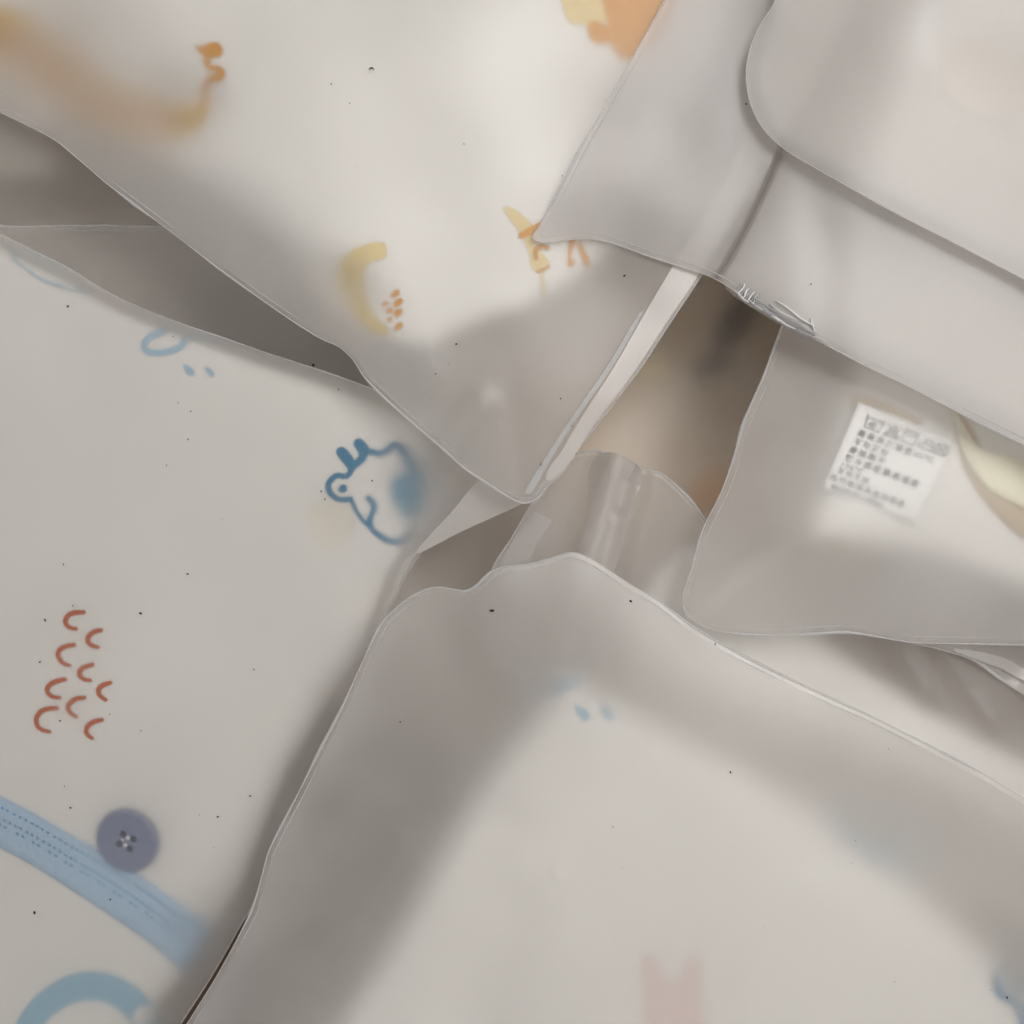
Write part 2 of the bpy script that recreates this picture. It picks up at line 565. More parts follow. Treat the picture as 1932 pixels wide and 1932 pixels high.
def stroke(pts, w, step=5):
    """round-ended pen line; w is a width or a list of widths along it"""
    p = spline(pts, step)
    n = len(p)
    ws = np.interp(np.linspace(0, 1, n), np.linspace(0, 1, len(w)), w) if isinstance(w, (list, tuple)) else np.full(n, w)
    t = np.gradient(p, axis=0); t /= np.maximum(np.linalg.norm(t, axis=1), 1e-6)[:, None]
    nr = np.stack([-t[:, 1], t[:, 0]], 1)
    L = [p[i] + nr[i] * ws[i] / 2 for i in range(n)]
    R = [p[i] - nr[i] * ws[i] / 2 for i in range(n)]
    def cap(c, t_, n_, w_):
        return [c + (n_ * math.cos(a) + t_ * math.sin(a)) * w_ / 2 for a in np.linspace(0, math.pi, 7)[1:-1]]
    endc = cap(p[-1], t[-1], nr[-1], ws[-1])
    begc = cap(p[0], -t[0], -nr[0], ws[0])
    # quads along the line, fans at the ends: no triangulation of a self-overlapping outline
    vs = L + R + [p[0], p[-1]] + endc + begc
    f = []
    for i in range(n - 1):
        f.append((i, i + 1, n + i + 1, n + i))
    e0 = 2 * n + 2
    ch = [n - 1] + list(range(e0, e0 + 5)) + [2 * n - 1]
    for a, b in zip(ch, ch[1:]): f.append((2 * n + 1, a, b))
    b0 = e0 + 5
    ch = [n] + list(range(b0, b0 + 5)) + [0]
    for a, b in zip(ch, ch[1:]): f.append((2 * n, a, b))
    v = np.array(vs)
    out = []
    for t_ in f:
        a = v[list(t_)]
        s = (a[:, 0] * np.roll(a[:, 1], -1) - np.roll(a[:, 0], -1) * a[:, 1]).sum()
        out.append(t_ if s < 0 else t_[::-1])
    return v, out


# ------------------------------------------------------------------ the bin under everything
me = mesh("bin_floor", [(-60, -60, -9), (60, -60, -9), (60, 60, -9), (-60, 60, -9)], [(0, 1, 2, 3)])
tag(link("bin_floor", me, M["bin"]), kind="structure")

# ------------------------------------------------------------------ deep layer: beige garment at the bottom of the gap
r9 = Ripple(91, .10, 500)
deep_bag = Bag("frosted bag lying deepest, seen in the brown gap at the centre",
               [(780, 300), (1300, 200), (1700, 300), (1900, 700), (1750, 1150), (1300, 1350), (800, 1400), (560, 1150), (660, 700)], -2.3, r9, depth=1.0, seed=9, back=False, mat="film_dense")
deep = Garment(deep_bag, "beige garment with dark and orange blotches, deepest in the central gap",
               [(800, 350), (1300, 230), (1680, 330), (1860, 700), (1700, 1100), (1300, 1300), (820, 1350), (620, 1120), (700, 700)], mat="tan", base=.35, drop=.6, thick=.8,
               dips=[(1420, 760, 160, .5)])
deep.patch("printed_blotch", [blob(1385, 610, 62, 30, -.9, seed=3), blob(1345, 690, 40, 22, -.6, seed=4)], "ink_dark")
deep.patch("printed_blotch", [blob(1345, 925, 50, 34, -.8, seed=6)], "ink_orange")
deep.patch("printed_blotch", [blob(1222, 690, 40, 26, .3, seed=8)], "ink_yellow")

# ------------------------------------------------------------------ left gap: two lower bags
rk = Ripple(31, .10, 420)
low_bag = Bag("frosted bag wedged low under the upper left bag, its pale corner showing",
              [(-260, 60), (200, 120), (640, 420), (860, 700), (800, 900), (420, 760), (60, 520), (-260, 360)], -1.8, rk, depth=.8, seed=31)
low_g = Garment(low_bag, "off white garment low at the left edge under the bag",
                [(-260, 120), (0, 195), (90, 245), (130, 300), (100, 345), (0, 350), (-260, 300)], mat="warm", base=.2, drop=.5, thick=.6)
re_ = Ripple(33, .10, 380)
low2 = Bag("frosted bag with a straight top edge deep between the left bags",
           [(-240, 440), (30, 428), (180, 426), (330, 428), (480, 430), (680, 440), (900, 760), (1000, 900), (1040, 1120), (860, 1290), (640, 1180), (400, 900), (-240, 800)], -1.7, re_, depth=.9, seed=33)
low2_g = Garment(low2, "grey white garment deep in the dark left gap",
                 [(40, 450), (330, 455), (430, 490), (420, 580), (300, 640), (100, 620), (-60, 540)], mat="warm", base=.8, drop=.6, thick=.7)

# ------------------------------------------------------------------ bag under the centre
rh = Ripple(41, .05, 300)
def h_mid(q):
    return (rh(q) + ridge(q, [(1165, 860), (1100, 1100)], 30, .22) + ridge(q, [(1210, 890), (1150, 1100)], 14, .16)
            + ridge(q, [(1660, 1180), (1760, 1320)], 10, .12) + ridge(q, [(1760, 1200), (1880, 1380)], 10, .10))
mid_bag = Bag("frosted bag below the centre with creased open end between two bags",
              [(925, 1085), (965, 1015), (1000, 955), (1040, 895), (1075, 862), (1125, 850), (1150, 862), (1215, 886), (1245, 892), (1290, 930), (1318, 962), (1345, 1000), (1430, 1040),
               (1700, 1090), (2180, 1150), (2180, 1900), (1500, 1640), (1080, 1400), (930, 1220)], -0.25, h_mid, depth=.9, seed=41, seam_w=.0225)
mid_g = Garment(mid_bag, "white garment showing in the wedge between the label bag and the lower bag",
                [(1322, 1008), (1380, 1040), (1470, 1120), (1560, 1200), (1640, 1258), (1750, 1328), (1850, 1385), (1940, 1430), (2160, 1560), (2160, 1820), (1500, 1560), (1160, 1300), (1165, 1190),
                 (1210, 1105), (1262, 1040)], mat="white", base=.06, drop=.6, width=40, slope=.08, thick=.9)
mid_bag.strip("zip_strip", [(1006, 962), (1042, 982), (1012, 1030), (985, 1085), (930, 1090), (966, 1022)], lift=.03, thick=.012, closed_spline=False, mat="film_double")
mid_bag.strip("crease_fold", [(1128, 858), (1212, 888), (1188, 960), (1150, 1090), (1090, 1090), (1112, 960)], lift=.06, thick=.015, mat="film")

# ------------------------------------------------------------------ crumpled clear bag at the right edge
ri = Ripple(51, .12, 160)
crumple = Bag("crumpled clear bag edge at the right, under the label bag",
              [(1640, 1120), (1690, 1203), (1760, 1222), (1835, 1244), (1890, 1282), (1960, 1325), (2160, 1420), (2160, 1040), (1800, 1040)], -0.1, ri, depth=.5, seed=51, mat="film", band=12, step=16)
crumple.strip("crease_fold", [(1800, 1225), (1840, 1243), (1890, 1262), (1960, 1300), (2100, 1370), (2100, 1340), (1960, 1280), (1890, 1240)], lift=.08, thick=.02, mat="film_dense")

# ------------------------------------------------------------------ left bag, blue prints
ra = Ripple(11, .05, 520)
def h_a(q):
    return ra(q) + ((q[:, 0] - 860) * .55 - (q[:, 1] - 960) * .55) * .0030 + bump(q, 350, 1200, 700, .15) - 0.08 * np.exp(-seg_dist(q, polyA) / 60.0)
outA = [(-240, 320), (-100, 390), (0, 440), (60, 472), (130, 506), (185, 540), (237, 568), (330, 606), (420, 637), (510, 668), (600, 697), (715, 738), (830, 782), (920, 840),
        (985, 925), (975, 952), (880, 998), (785, 1045), (760, 1080), (742, 1125), (715, 1180), (700, 1240), (660, 1330), (590, 1462), (530, 1590), (497, 1675), (455, 1745), (403, 1836), (338, 1936),
        (200, 2150), (-240, 2150)]
polyA = spline(outA, 12, True)
bagA = Bag("large frosted bag at the left over white cloth with blue animal print", outA, 0.0, h_a, depth=1.5, seed=11, seam_w=.012, band=7, mat="film_thin")
garA = Garment(bagA, "white garment with blue animal, rust arcs and a grey blue button",
               [(-235, 330), (-100, 400), (0, 452), (130, 520), (237, 580), (420, 650), (600, 710), (712, 752), (790, 800), (830, 850), (842, 920), (830, 985), (800, 1030), (762, 1090), (735, 1150), (705, 1205),
                (665, 1270), (618, 1335), (545, 1460), (495, 1580), (455, 1680), (415, 1750), (360, 1830), (300, 1900), (200, 2120), (-235, 2140)],
               base=.045, drop=.42, width=42, slope=.06, reach=50, thick=1.2, step=17,
               dips=[(238, 1588, 75, .26), (815, 915, 80, .85), (790, 1000, 50, .25), (760, 1120, 60, .25), (400, 1770, 80, .45), (620, 1320, 45, .12), (625, 985, 50, .10),
                     ([(-40, 1580), (180, 1680), (360, 1790)], 80, .02), (140, 1240, 50, .05), (130, 1350, 40, .07), (180, 1900, 160, .15)])
# blue animal
an = [stroke([(644, 853), (657, 868), (664, 881)], [20, 22, 17]),
      stroke([(677, 837), (685, 847), (685, 861), (677, 871), (664, 881)], [20, 22, 17, 14, 13]),
      stroke([(664, 881), (660, 893), (652, 899), (636, 897), (623, 907), (619, 919), (624, 931), (636, 941), (649, 943), (662, 941)], [12, 10, 10, 10, 11, 11, 11, 10, 10, 9]),
      stroke([(662, 941), (672, 963), (685, 982), (695, 990), (709, 1005), (727, 1017), (744, 1022), (762, 1018), (785, 1002)], [8, 7, 7, 9, 10, 11, 12, 13, 15]),
      stroke([(695, 939), (705, 950), (705, 964), (698, 978), (700, 991)], [10, 12, 11, 11, 10]),
      stroke([(685, 848), (702, 853), (718, 856), (730, 851), (741, 841), (754, 843), (767, 861), (780, 881), (792, 899), (800, 930)], [11, 12, 12, 12, 15, 18, 20, 22, 24, 24])]
garA.patch("printed_animal", an, "ink_blue", .014)
garA.patch("printed_eye", [blob(647, 922, 8, 8, seed=2)], "ink_blue", .018)
garA.patch("printed_patch", [shape([(740, 905), (770, 890), (800, 900), (808, 950), (790, 978), (762, 972), (742, 940)])], "ink_wash", .021)
# cloud outline and drops along the top edge
garA.patch("printed_cloud", [stroke([(318, 620), (300, 628), (285, 634), (272, 648), (274, 660), (290, 666), (315, 664), (338, 656), (352, 640), (372, 634), (400, 640), (425, 650)], [10, 13, 12, 11, 11, 11, 12, 12, 12, 10, 9, 8])], "ink_pale", .014)
garA.patch("printed_drop", [shape([(347, 688), (358, 692), (367, 700), (366, 707), (357, 708), (350, 700)], 7, 4)], "ink_pale", .014)
garA.patch("printed_drop", [shape([(387, 692), (397, 696), (404, 704), (403, 711), (396, 709), (389, 700)], 7, 4)], "ink_pale", .014)
garA.patch("printed_cloud", [stroke([(34, 484), (62, 498), (84, 512), (112, 524), (160, 548)], [22, 34, 36, 26, 12])], "ink_sky", .016)
# rust arcs
Z = 1100 / 1932 * 1932 / 3048
def zp(x, y, ox, oy): return ((ox + x * 1100 / 1932) * 1932 / 3048, (oy + y * 1100 / 1932) * 1932 / 3048)
arcs = [
    ([(438, 1445), (395, 1446), (360, 1458), (342, 1490), (352, 1515), (375, 1528), (400, 1532)], 1000),
    ([(528, 1538), (490, 1548), (462, 1572), (460, 1598), (480, 1618), (512, 1628)], 1000),
    ([(388, 1615), (345, 1622), (312, 1642), (304, 1668), (318, 1698), (340, 1715), (364, 1723)], 1000),
    ([(484, 1718), (450, 1728), (420, 1748), (418, 1775), (440, 1795), (474, 1800)], 1000),
    ([(340, 130), (295, 140), (258, 162), (246, 188), (262, 212), (285, 224), (314, 225)], 1948),
    ([(576, 148), (540, 160), (516, 182), (518, 208), (535, 226), (554, 238)], 1948),
    ([(440, 226), (400, 232), (368, 252), (356, 278), (370, 306), (400, 326)], 1948),
    ([(300, 280), (250, 284), (208, 304), (190, 338), (196, 372), (220, 394), (260, 404)], 1948),
    ([(532, 342), (490, 352), (460, 374), (450, 402), (462, 424), (482, 438)], 1948)]
for pts, oy in arcs:
    garA.patch("printed_arc", [stroke([zp(x, y, 0, oy) for x, y in pts], [8.0, 9, 9.5, 9.5, 8.5, 7.5, 6.5], 3)], "ink_rust", .014)
# faint tan spot and the pale blue ring at the bottom
garA.patch("printed_spot", [blob(625, 985, 42, 50, .2, seed=12)], "ink_cream", .010)
garA.patch("printed_ring", [stroke([(35, 1975), (60, 1925), (95, 1888), (145, 1862), (200, 1862), (250, 1890), (290, 1945), (300, 2000)], [44, 46, 50, 54, 54, 54, 60, 60], 8)], "ink_sky", .012)
# ice blue binding band with two stitch rows
up = [(-60, 1470), (0, 1503), (60, 1534), (140, 1580), (210, 1618), (280, 1664), (345, 1710), (408, 1748)]
dn = [(-60, 1570), (0, 1600), (60, 1632), (130, 1676), (200, 1722), (260, 1762), (310, 1800), (352, 1838)]
band = np.vstack([spline(up, 10), spline(dn[::-1], 10)])
bv, bf = fill(band, 14)
bo = slab("binding_band", bv, bf, garA.z(bv) + .05, 0, garA.k, M["ice"], garA.obj, bottom=garA.z(bv) - .05)
pieces = []
for row, fr in ((0, .20), (1, .42), (2, .55)):
    a = spline(up, 3); b = spline(dn, 3)
    for i in range(44):
        t = i / 43 + row * 0.008
        if t > .93 or (row == 2 and i % 3 == 1): continue
        pa = a[min(int(t * (len(a) - 1)), len(a) - 1)]; pb = b[min(int(t * (len(b) - 1)), len(b) - 1)]
        c = pa * (1 - fr) + pb * fr
        pieces.append(blob(c[0], c[1], 3.4, 2.0, .55, step=9, seed=i))
tag(garA.patch("stitching", pieces, "stitch", .056, bo), kind="stuff")

# button: turned disc with rim, dished centre, four holes painted as dark shade discs, and small white dots
def make_button(cx, cy, R, ztop, k):
    w = to_world(np.array([[cx, cy]]), np.array([ztop]), k)[0]
    Rc = R * U * (H - ztop) / H
    prof = [(0.0, -.022), (.36, -.022), (.44, -.015), (.52, -.012), (.72, -.016), (.80, -.008), (.88, 0.0), (.95, -.012), (1.0, -.06), (1.0, -.13), (.9, -.17), (0, -.17)]
    seg = 56
    vs, fs = [], []
    for r_, dz in prof:
        if r_ == 0:
            vs.append((w[0], w[1], w[2] + dz)); continue
        for s in range(seg):
            a = 2 * math.pi * s / seg
            vs.append((w[0] + Rc * r_ * math.cos(a), w[1] + Rc * r_ * math.sin(a), w[2] + dz))
    def ring(i): return 1 + (i - 1) * seg
    for s in range(seg): fs.append((0, ring(1) + s, ring(1) + (s + 1) % seg))
    for i in range(1, len(prof) - 2):
        for s in range(seg):
            s2 = (s + 1) % seg
            fs.append((ring(i) + s, ring(i + 1) + s, ring(i + 1) + s2, ring(i) + s2))
    last = len(vs) - 1
    for s in range(seg): fs.append((ring(len(prof) - 2) + s, last, ring(len(prof) - 2) + (s + 1) % seg))
    me = mesh("button", vs, fs)
    bm = bmesh.new(); bm.from_mesh(me); bmesh.ops.recalc_face_normals(bm, faces=bm.faces); bm.to_mesh(me); bm.free()
    b = link("button", me, M["button"], garA.obj)
    e = 40.0
    zz = bagA.z(np.array([[cx - e, cy], [cx + e, cy], [cx, cy - e], [cx, cy + e]]))
    gx, gy = (zz[1] - zz[0]) / (2 * e * U), -(zz[3] - zz[2]) / (2 * e * U)
    def tilt(mesh_):
        for q in mesh_.vertices:
            q.co.z += gx * (q.co.x - w[0]) + gy * (q.co.y - w[1])
    tilt(me)
    def disc(name, ang, rr, rad, dz, mat, hgt):
        vv, ff = [], []
        c = (w[0] + Rc * rr * math.cos(ang), w[1] + Rc * rr * math.sin(ang), w[2] + dz)
        sg = 16
        for zz, q in ((0, 1), (hgt, .9), (hgt * 1.3, .5)):
            for s in range(sg):
                a = 2 * math.pi * s / sg
                vv.append((c[0] + rad * q * math.cos(a), c[1] + rad * q * math.sin(a), c[2] + zz))
        vv.append((c[0], c[1], c[2] + hgt * 1.35))
        for i in range(2):
            for s in range(sg):
                s2 = (s + 1) % sg
                ff.append((i * sg + s, i * sg + s2, (i + 1) * sg + s2, (i + 1) * sg + s))
        for s in range(sg): ff.append((2 * sg + s, 2 * sg + (s + 1) % sg, 3 * sg))
        dm = mesh(name, vv, ff); tilt(dm)
        return link(name, dm, M[mat], b)
    for i in range(4):
        a = math.radians(22 + 90 * i)
        disc("button_hole_disc", a, .25, Rc * .115, -.0218, "hole", .0025)
    for i, q in enumerate((67, 157, 247)):
        disc("white_dot", math.radians(q), .13, Rc * (.07 if i != 1 else .045), -.022, "white_dot", .012)
make_button(238, 1588, 62, float(bagA.z(np.array([[238, 1588]]))[0]) - .036, garA.k)

# the bag's turned-over corner
bagA.strip("turned_corner", [(905, 905), (920, 908), (960, 930), (992, 938), (985, 950), (930, 975), (870, 1003), (795, 1042), (784, 1044), (800, 1022), (850, 968)], lift=.04, thick=.015)

# ------------------------------------------------------------------ right bag with the care label
rg = Ripple(21, .06, 420)
outG = [(1540, 420), (1505, 535), (1475, 618), (1440, 712), (1402, 800), (1386, 860), (1360, 930), (1325, 1002), (1306, 1070), (1288, 1128), (1298, 1162), (1340, 1186), (1400, 1196), (1480, 1198), (1545, 1195),
        (1600, 1193), (1660, 1202), (1720, 1212), (1800, 1214), (1932, 1217), (2160, 1225), (2160, 380), (1800, 330)]
polyG = spline(outG, 12, True)
def h_g(q): return rg(q) + bump(q, 1750, 950, 380, .35) - .05 * np.exp(-seg_dist(q, polyG) / 50.0)
bagG = Bag("frosted bag at the right over a white garment with a printed care label", outG, 0.5, h_g, depth=1.3, seed=21, band=12, seam_w=.022)
garG = Garment(bagG, "white garment with a care label and pale yellow binding",
               [(1660, 400), (1612, 560), (1580, 690), (1545, 820), (1515, 940), (1498, 1005), (1508, 1035), (1545, 1046), (1640, 1058), (1760, 1080), (1850, 1112), (1940, 1152), (2140, 1230), (2140, 420), (1900, 380)],
               base=.10, drop=.85, width=60, slope=.3, reach=60, thick=1.1, dips=[(1780, 1000, 90, .10), (1690, 880, 120, .05)])
garG.patch("printed_spot", [blob(1568, 1040, 42, 26, .1, seed=5)], "ink_tan", .014)
# pale yellow binding with tan tape behind it
def pad(g, name, pts, lift, mat, step=12):
    v, f = fill(spline(pts, 8, True), step)
    return slab(name, v, f, g.z(v) + lift, 0, g.k, M[mat], g.obj, bottom=g.z(v) - .05)
pad(garG, "tape_edge", [(1778, 752), (1796, 762), (1806, 832), (1822, 890), (1868, 958), (1935, 1020), (2100, 1090), (2100, 1060), (1990, 1000), (1940, 965), (1872, 890), (1830, 800)], .02, "tape")
pad(garG, "binding_band", [(1798, 770), (1812, 790), (1850, 846), (1905, 858), (1960, 885), (2100, 940), (2100, 1040), (1990, 985), (1925, 955), (1868, 925), (1828, 875), (1808, 825)], .06, "straw")
pad(garG, "tape_edge", [(1608, 748), (1650, 752), (1720, 784), (1740, 800), (1700, 792), (1640, 772), (1612, 776)], .02, "tape")

# care label
LA, LB, LC, LD = map(np.array, ((1620., 759.), (1803., 828.), (1727., 987.), (1553., 920.)))     # top-left, top-right, bottom-right, bottom-left
def lab(u, v):
    return (LA * (1 - u) + LB * u) * (1 - v) + (LD * (1 - u) + LC * u) * v
def lab_gap(u, v):          # closest to the film at its upper left corner
    return .03 + .085 * np.clip(u, 0, 1)**.8 * (1 - .55 * np.clip(v, 0, 1)) + .19 * np.clip(v - .45, 0, 1) ** 1.4 + .05 * np.sin(np.pi * np.clip(u, 0, 1))
nu, nv = 18, 18
vs, fs = [], []
for j in range(nv + 1):
    for i in range(nu + 1):
        u, v = i / nu, j / nv
        p = lab(u, v)
        z = bagG.z(p[None])[0] - lab_gap(u, v)
        vs.append(to_world(p[None], np.array([z]), bagG.k)[0])
n1 = len(vs)
vs += [np.array(p) - np.array([0, 0, .02]) for p in vs]
for j in range(nv):
    for i in range(nu):
        a = j * (nu + 1) + i
        fs.append((a, a + nu + 1, a + nu + 2, a + 1)); fs.append((n1 + a, n1 + a + 1, n1 + a + nu + 2, n1 + a + nu + 1))
rimidx = [i for i in range(nu + 1)] + [j * (nu + 1) + nu for j in range(1, nv + 1)] + [nv * (nu + 1) + i for i in range(nu - 1, -1, -1)] + [j * (nu + 1) for j in range(nv - 1, 0, -1)]
for a, b in zip(rimidx, rimidx[1:] + rimidx[:1]): fs.append((a, b, n1 + b, n1 + a))
me = mesh("care_label", vs, fs)
bm = bmesh.new(); bm.from_mesh(me); bmesh.ops.recalc_face_normals(bm, faces=bm.faces); bm.to_mesh(me); bm.free()
care = link("care_label", me, M["label"], garG.obj)

def drape(name, pts2, faces):
    """points in label coordinates (u right, v down, 0..1) laid on the label"""
    vs = []
    for u, v in pts2:
        p = lab(u, v)
        z = bagG.z(p[None])[0] - lab_gap(u, v) + .008
        vs.append(to_world(p[None], np.array([z]), bagG.k)[0])
    return link(name, mesh(name, vs, faces), M["ink_black"], care)

def text(name, s, u, v, size, asp=1.0, spacing=1.0):
    """size: letter height as a share of the label's height"""
    c = bpy.data.curves.new(name, 'FONT')
    c.body = s; c.size = 1.0; c.offset = .018; c.space_character = spacing; c.resolution_u = 2
    t = bpy.data.objects.new(name, c); COL.objects.link(t)
    bpy.context.view_layer.update()
    me_ = bpy.data.meshes.new_from_object(t.evaluated_get(bpy.context.evaluated_depsgraph_get()))
    bpy.data.objects.remove(t); bpy.data.curves.remove(c)
    pts = [(u + p.co.x * size * asp, v - p.co.y * size) for p in me_.vertices]
    fcs = [tuple(p.vertices) for p in me_.polygons]
    bpy.data.meshes.remove(me_)
    return drape(name, pts, fcs)

lines = [("最高洗涤温度40℃", .105, .335, .082), ("不可漂白", .105, .435, .078), ("悬挂晾干", .095, .535, .082), ("熨斗底板最高温度", .085, .635, .084), ("150℃", .075, .715, .07), ("不可干洗", .065, .795, .074),
         ("执行标准本品合格品", .025, .885, .076), ("MADE IN CHINA", .07, .975, .074)]
for s, u, v, sz in lines:
    text("label_lettering", s, u, v, sz, .98, 1.42 if s != "MADE IN CHINA" else 1.05)

def pen(path, w=.012, closed=False):
    p = [np.array(q, float) for q in path]
    if closed: p.append(p[0])
    vs, fs = [], []
    for a, b in zip(p, p[1:]):
        d = b - a; L = np.linalg.norm(d)
        if L < 1e-6: continue
        nrm = np.array([-d[1], d[0]]) / L * w / 2; e = d / L * w * .4
        m = len(vs)
        vs += [a - e + nrm, b + e + nrm, b + e - nrm, a - e - nrm]; fs.append((m, m + 3, m + 2, m + 1))
    return vs, fs
def sign(*paths):
    vs, fs = [], []
    for v, f in paths:
        b = len(vs); vs += v; fs += [tuple(b + i for i in t) for t in f]
    drape("care_symbol", vs, fs)
def circ(cu, cv, r, n=20): return [(cu + r * math.cos(2 * math.pi * i / n), cv + r * math.sin(2 * math.pi * i / n)) for i in range(n)]
# wash tub, crossed triangle, hanging dry square, iron, crossed circle
sign(pen([(.13, .105), (.165, .125), (.195, .105), (.225, .125), (.255, .105), (.28, .125), (.30, .105)]), pen([(.13, .085), (.145, .225), (.285, .225), (.305, .09)]))
text("care_symbol", "40", .163, .208, .095, .9, 1.0)
sign(pen([(.345, .225), (.415, .09), (.485, .225)], .013, True), pen([(.345, .10), (.485, .24)], .012), pen([(.485, .10), (.345, .24)], .012))
sign(pen([(.525, .095), (.655, .095), (.655, .225), (.525, .225)], .013, True), pen([(.525, .11), (.59, .15), (.655, .11)], .012))
sign(pen([(.695, .22), (.72, .165), (.83, .165), (.845, .22)], .013, True), pen([(.735, .165), (.745, .12), (.815, .12), (.83, .165)], .012))
sign(pen(circ(.92, .165, .062), .013, True), pen([(.865, .105), (.975, .225)], .012), pen([(.975, .105), (.865, .225)], .012))

# ------------------------------------------------------------------ upper left bag, yellow prints
rb = Ripple(61, .07, 520)
rb2 = Ripple(62, .005, 120, 6, math.radians(-55), .4)
outB = [(-240, 98), (-100, 165), (0, 212), (100, 262), (150, 302), (200, 345), (310, 428), (420, 512), (520, 584), (600, 636), (640, 655), (665, 678), (690, 715), (760, 782), (830, 842), (880, 886), (915, 909),
        (960, 938), (988, 949), (1014, 941), (1032, 918), (1062, 892), (1085, 855), (1120, 810), (1200, 706), (1260, 615), (1325, 518), (1400, 395), (1480, 265), (1590, 60), (1700, -200), (700, -230), (-240, -230)]
polyB = spline(outB, 12, True)
def h_b(q):
    return (rb(q) + rb2(q) + bump(q, 700, 300, 520, .45) - .10 * np.exp(-seg_dist(q, polyB) / 80.0)
            + ridge(q, [(835, 850), (880, 800), (905, 760)], 28, .12) + ridge(q, [(700, 740), (800, 700)], 40, .06))
bagB = Bag("upper left frosted bag over white cloth with yellow and orange print, pointed corner", outB, 0.8, h_b, depth=1.2, seed=61, band=9, seam_w=.02, mat="film_thin")
garB = Garment(bagB, "white garment with yellow crescents and orange marks",
               [(-235, 90), (-100, 140), (0, 200), (150, 262), (300, 318), (420, 400), (530, 490), (610, 580), (690, 640), (760, 668), (822, 670), (858, 648), (930, 616), (1000, 594), (1080, 548), (1150, 492),
                (1200, 430), (1250, 330), (1330, 180), (1450, -50), (1500, -220), (-235, -220)],
               base=.05, drop=.6, width=40, slope=.14, reach=40, thick=1.0, step=18,
               dips=[([(-100, 120), (150, 240), (420, 390), (560, 520)], 55, .35), (110, 130, 165, 1.25), (305, 225, 80, .8), (640, 560, 60, .6), (1150, 220, 120, .55), (1240, 40, 110, .15), (395, 190, 28, .22), (1080, 600, 60, .1), (1085, 470, 40, .05)])
garB.patch("printed_crescent", [shape([(-120, 0), (0, 12), (70, 40), (135, 92), (200, 142), (275, 182), (340, 200), (394, 204), (382, 240), (330, 270), (250, 272), (165, 245), (80, 198), (10, 140), (-120, 100)], 16)], "ink_ochre", .014)
garB.patch("printed_shading", [shape([(-20, 60), (80, 90), (160, 150), (240, 195), (330, 212), (325, 246), (220, 244), (130, 205), (50, 150)], 14)], "ink_amber", .028)
garB.patch("printed_squiggle", [stroke([(374, 90), (384, 96), (396, 90), (408, 88), (413, 100), (402, 104), (392, 106), (390, 118), (396, 128), (410, 130), (418, 138), (412, 148), (398, 148)], [9, 15, 17, 16, 13, 12, 12, 10, 10, 13, 15, 15, 13], 3),
                                stroke([(398, 148), (390, 162), (388, 178), (392, 200)], [11, 12, 14, 18], 4)], "ink_orange", .016)
garB.patch("printed_crescent", [shape([(724, 458), (727, 486), (706, 492), (692, 502), (686, 522), (690, 560), (710, 600), (735, 628), (712, 630), (672, 600), (645, 560), (638, 520), (648, 488), (672, 468)], 10)], "ink_yellow", .014)
for i, (x, y, rx, ry) in enumerate([(746, 554, 12, 7), (751, 571, 13, 8), (751, 590, 11, 8), (752, 616, 12, 7), (735, 586, 8, 6), (727, 573, 7, 6), (735, 603, 6, 5)]):
    garB.patch("printed_dot", [blob(x, y, rx * .82, ry * .8, -.6, step=6, seed=i)], "ink_orange", .016)
garB.patch("printed_bird", [shape([(952, 390), (980, 402), (1000, 420), (1014, 440), (1010, 458), (1022, 478), (1036, 494), (1034, 508), (1014, 514), (1003, 502), (1000, 484), (990, 455), (975, 430), (958, 408)], 9)], "ink_yellow", .014)
garB.patch("printed_beak", [stroke([(984, 444), (1000, 436), (1018, 424)], [12, 14, 10], 4)], "ink_orange", .02)
garB.patch("printed_wing", [stroke([(1012, 488), (1010, 474), (1020, 465), (1034, 468)], [7, 9, 9, 8], 4), stroke([(1016, 512), (1036, 503)], [6, 4], 4)], "ink_amber", .022)
garB.patch("printed_mark", [stroke([(1080, 455), (1075, 475), (1074, 488)], [12, 8, 5], 4), blob(1077, 496, 7, 8, step=6), stroke([(1093, 460), (1100, 478), (1108, 498)], [8, 10, 12], 4)], "ink_orange", .016)
garB.patch("printed_stem", [stroke([(1022, 515), (1026, 540), (1028, 560)], [5, 6, 8], 4)], "ink_yellow", .016)
garB.patch("printed_square", [shape([(1066, -40), (1152, -40), (1146, 40), (1110, 46), (1072, 40)], 11, 8)], "ink_yellow", .014)
garB.patch("printed_patch", [shape([(1142, -60), (1270, -60), (1262, 40), (1220, 100), (1186, 118), (1160, 100), (1150, 60)], 13), shape([(1112, 42), (1150, 52), (1160, 78), (1140, 84), (1116, 78)], 9)], "ink_orange", .016)
# zip strip along its right edge, and the welded hem beside it
bagB.strip("zip_strip", [(1030, 905), (1066, 884), (1120, 803), (1195, 703), (1255, 612), (1320, 515), (1398, 388), (1476, 262), (1580, 60), (1620, -60), (1560, -60), (1524, 50), (1428, 222), (1340, 390), (1268, 505), (1222, 582), (1160, 690), (1096, 790), (1060, 850)], lift=.03, thick=.015)
bagB.strip("zip_ridge", [(990, 930), (1030, 862), (1080, 786), (1150, 684), (1205, 592), (1215, 586), (1160, 684), (1088, 790), (1040, 865), (1000, 934)], lift=.05, thick=.05, mat="seam", smooth_step=8)

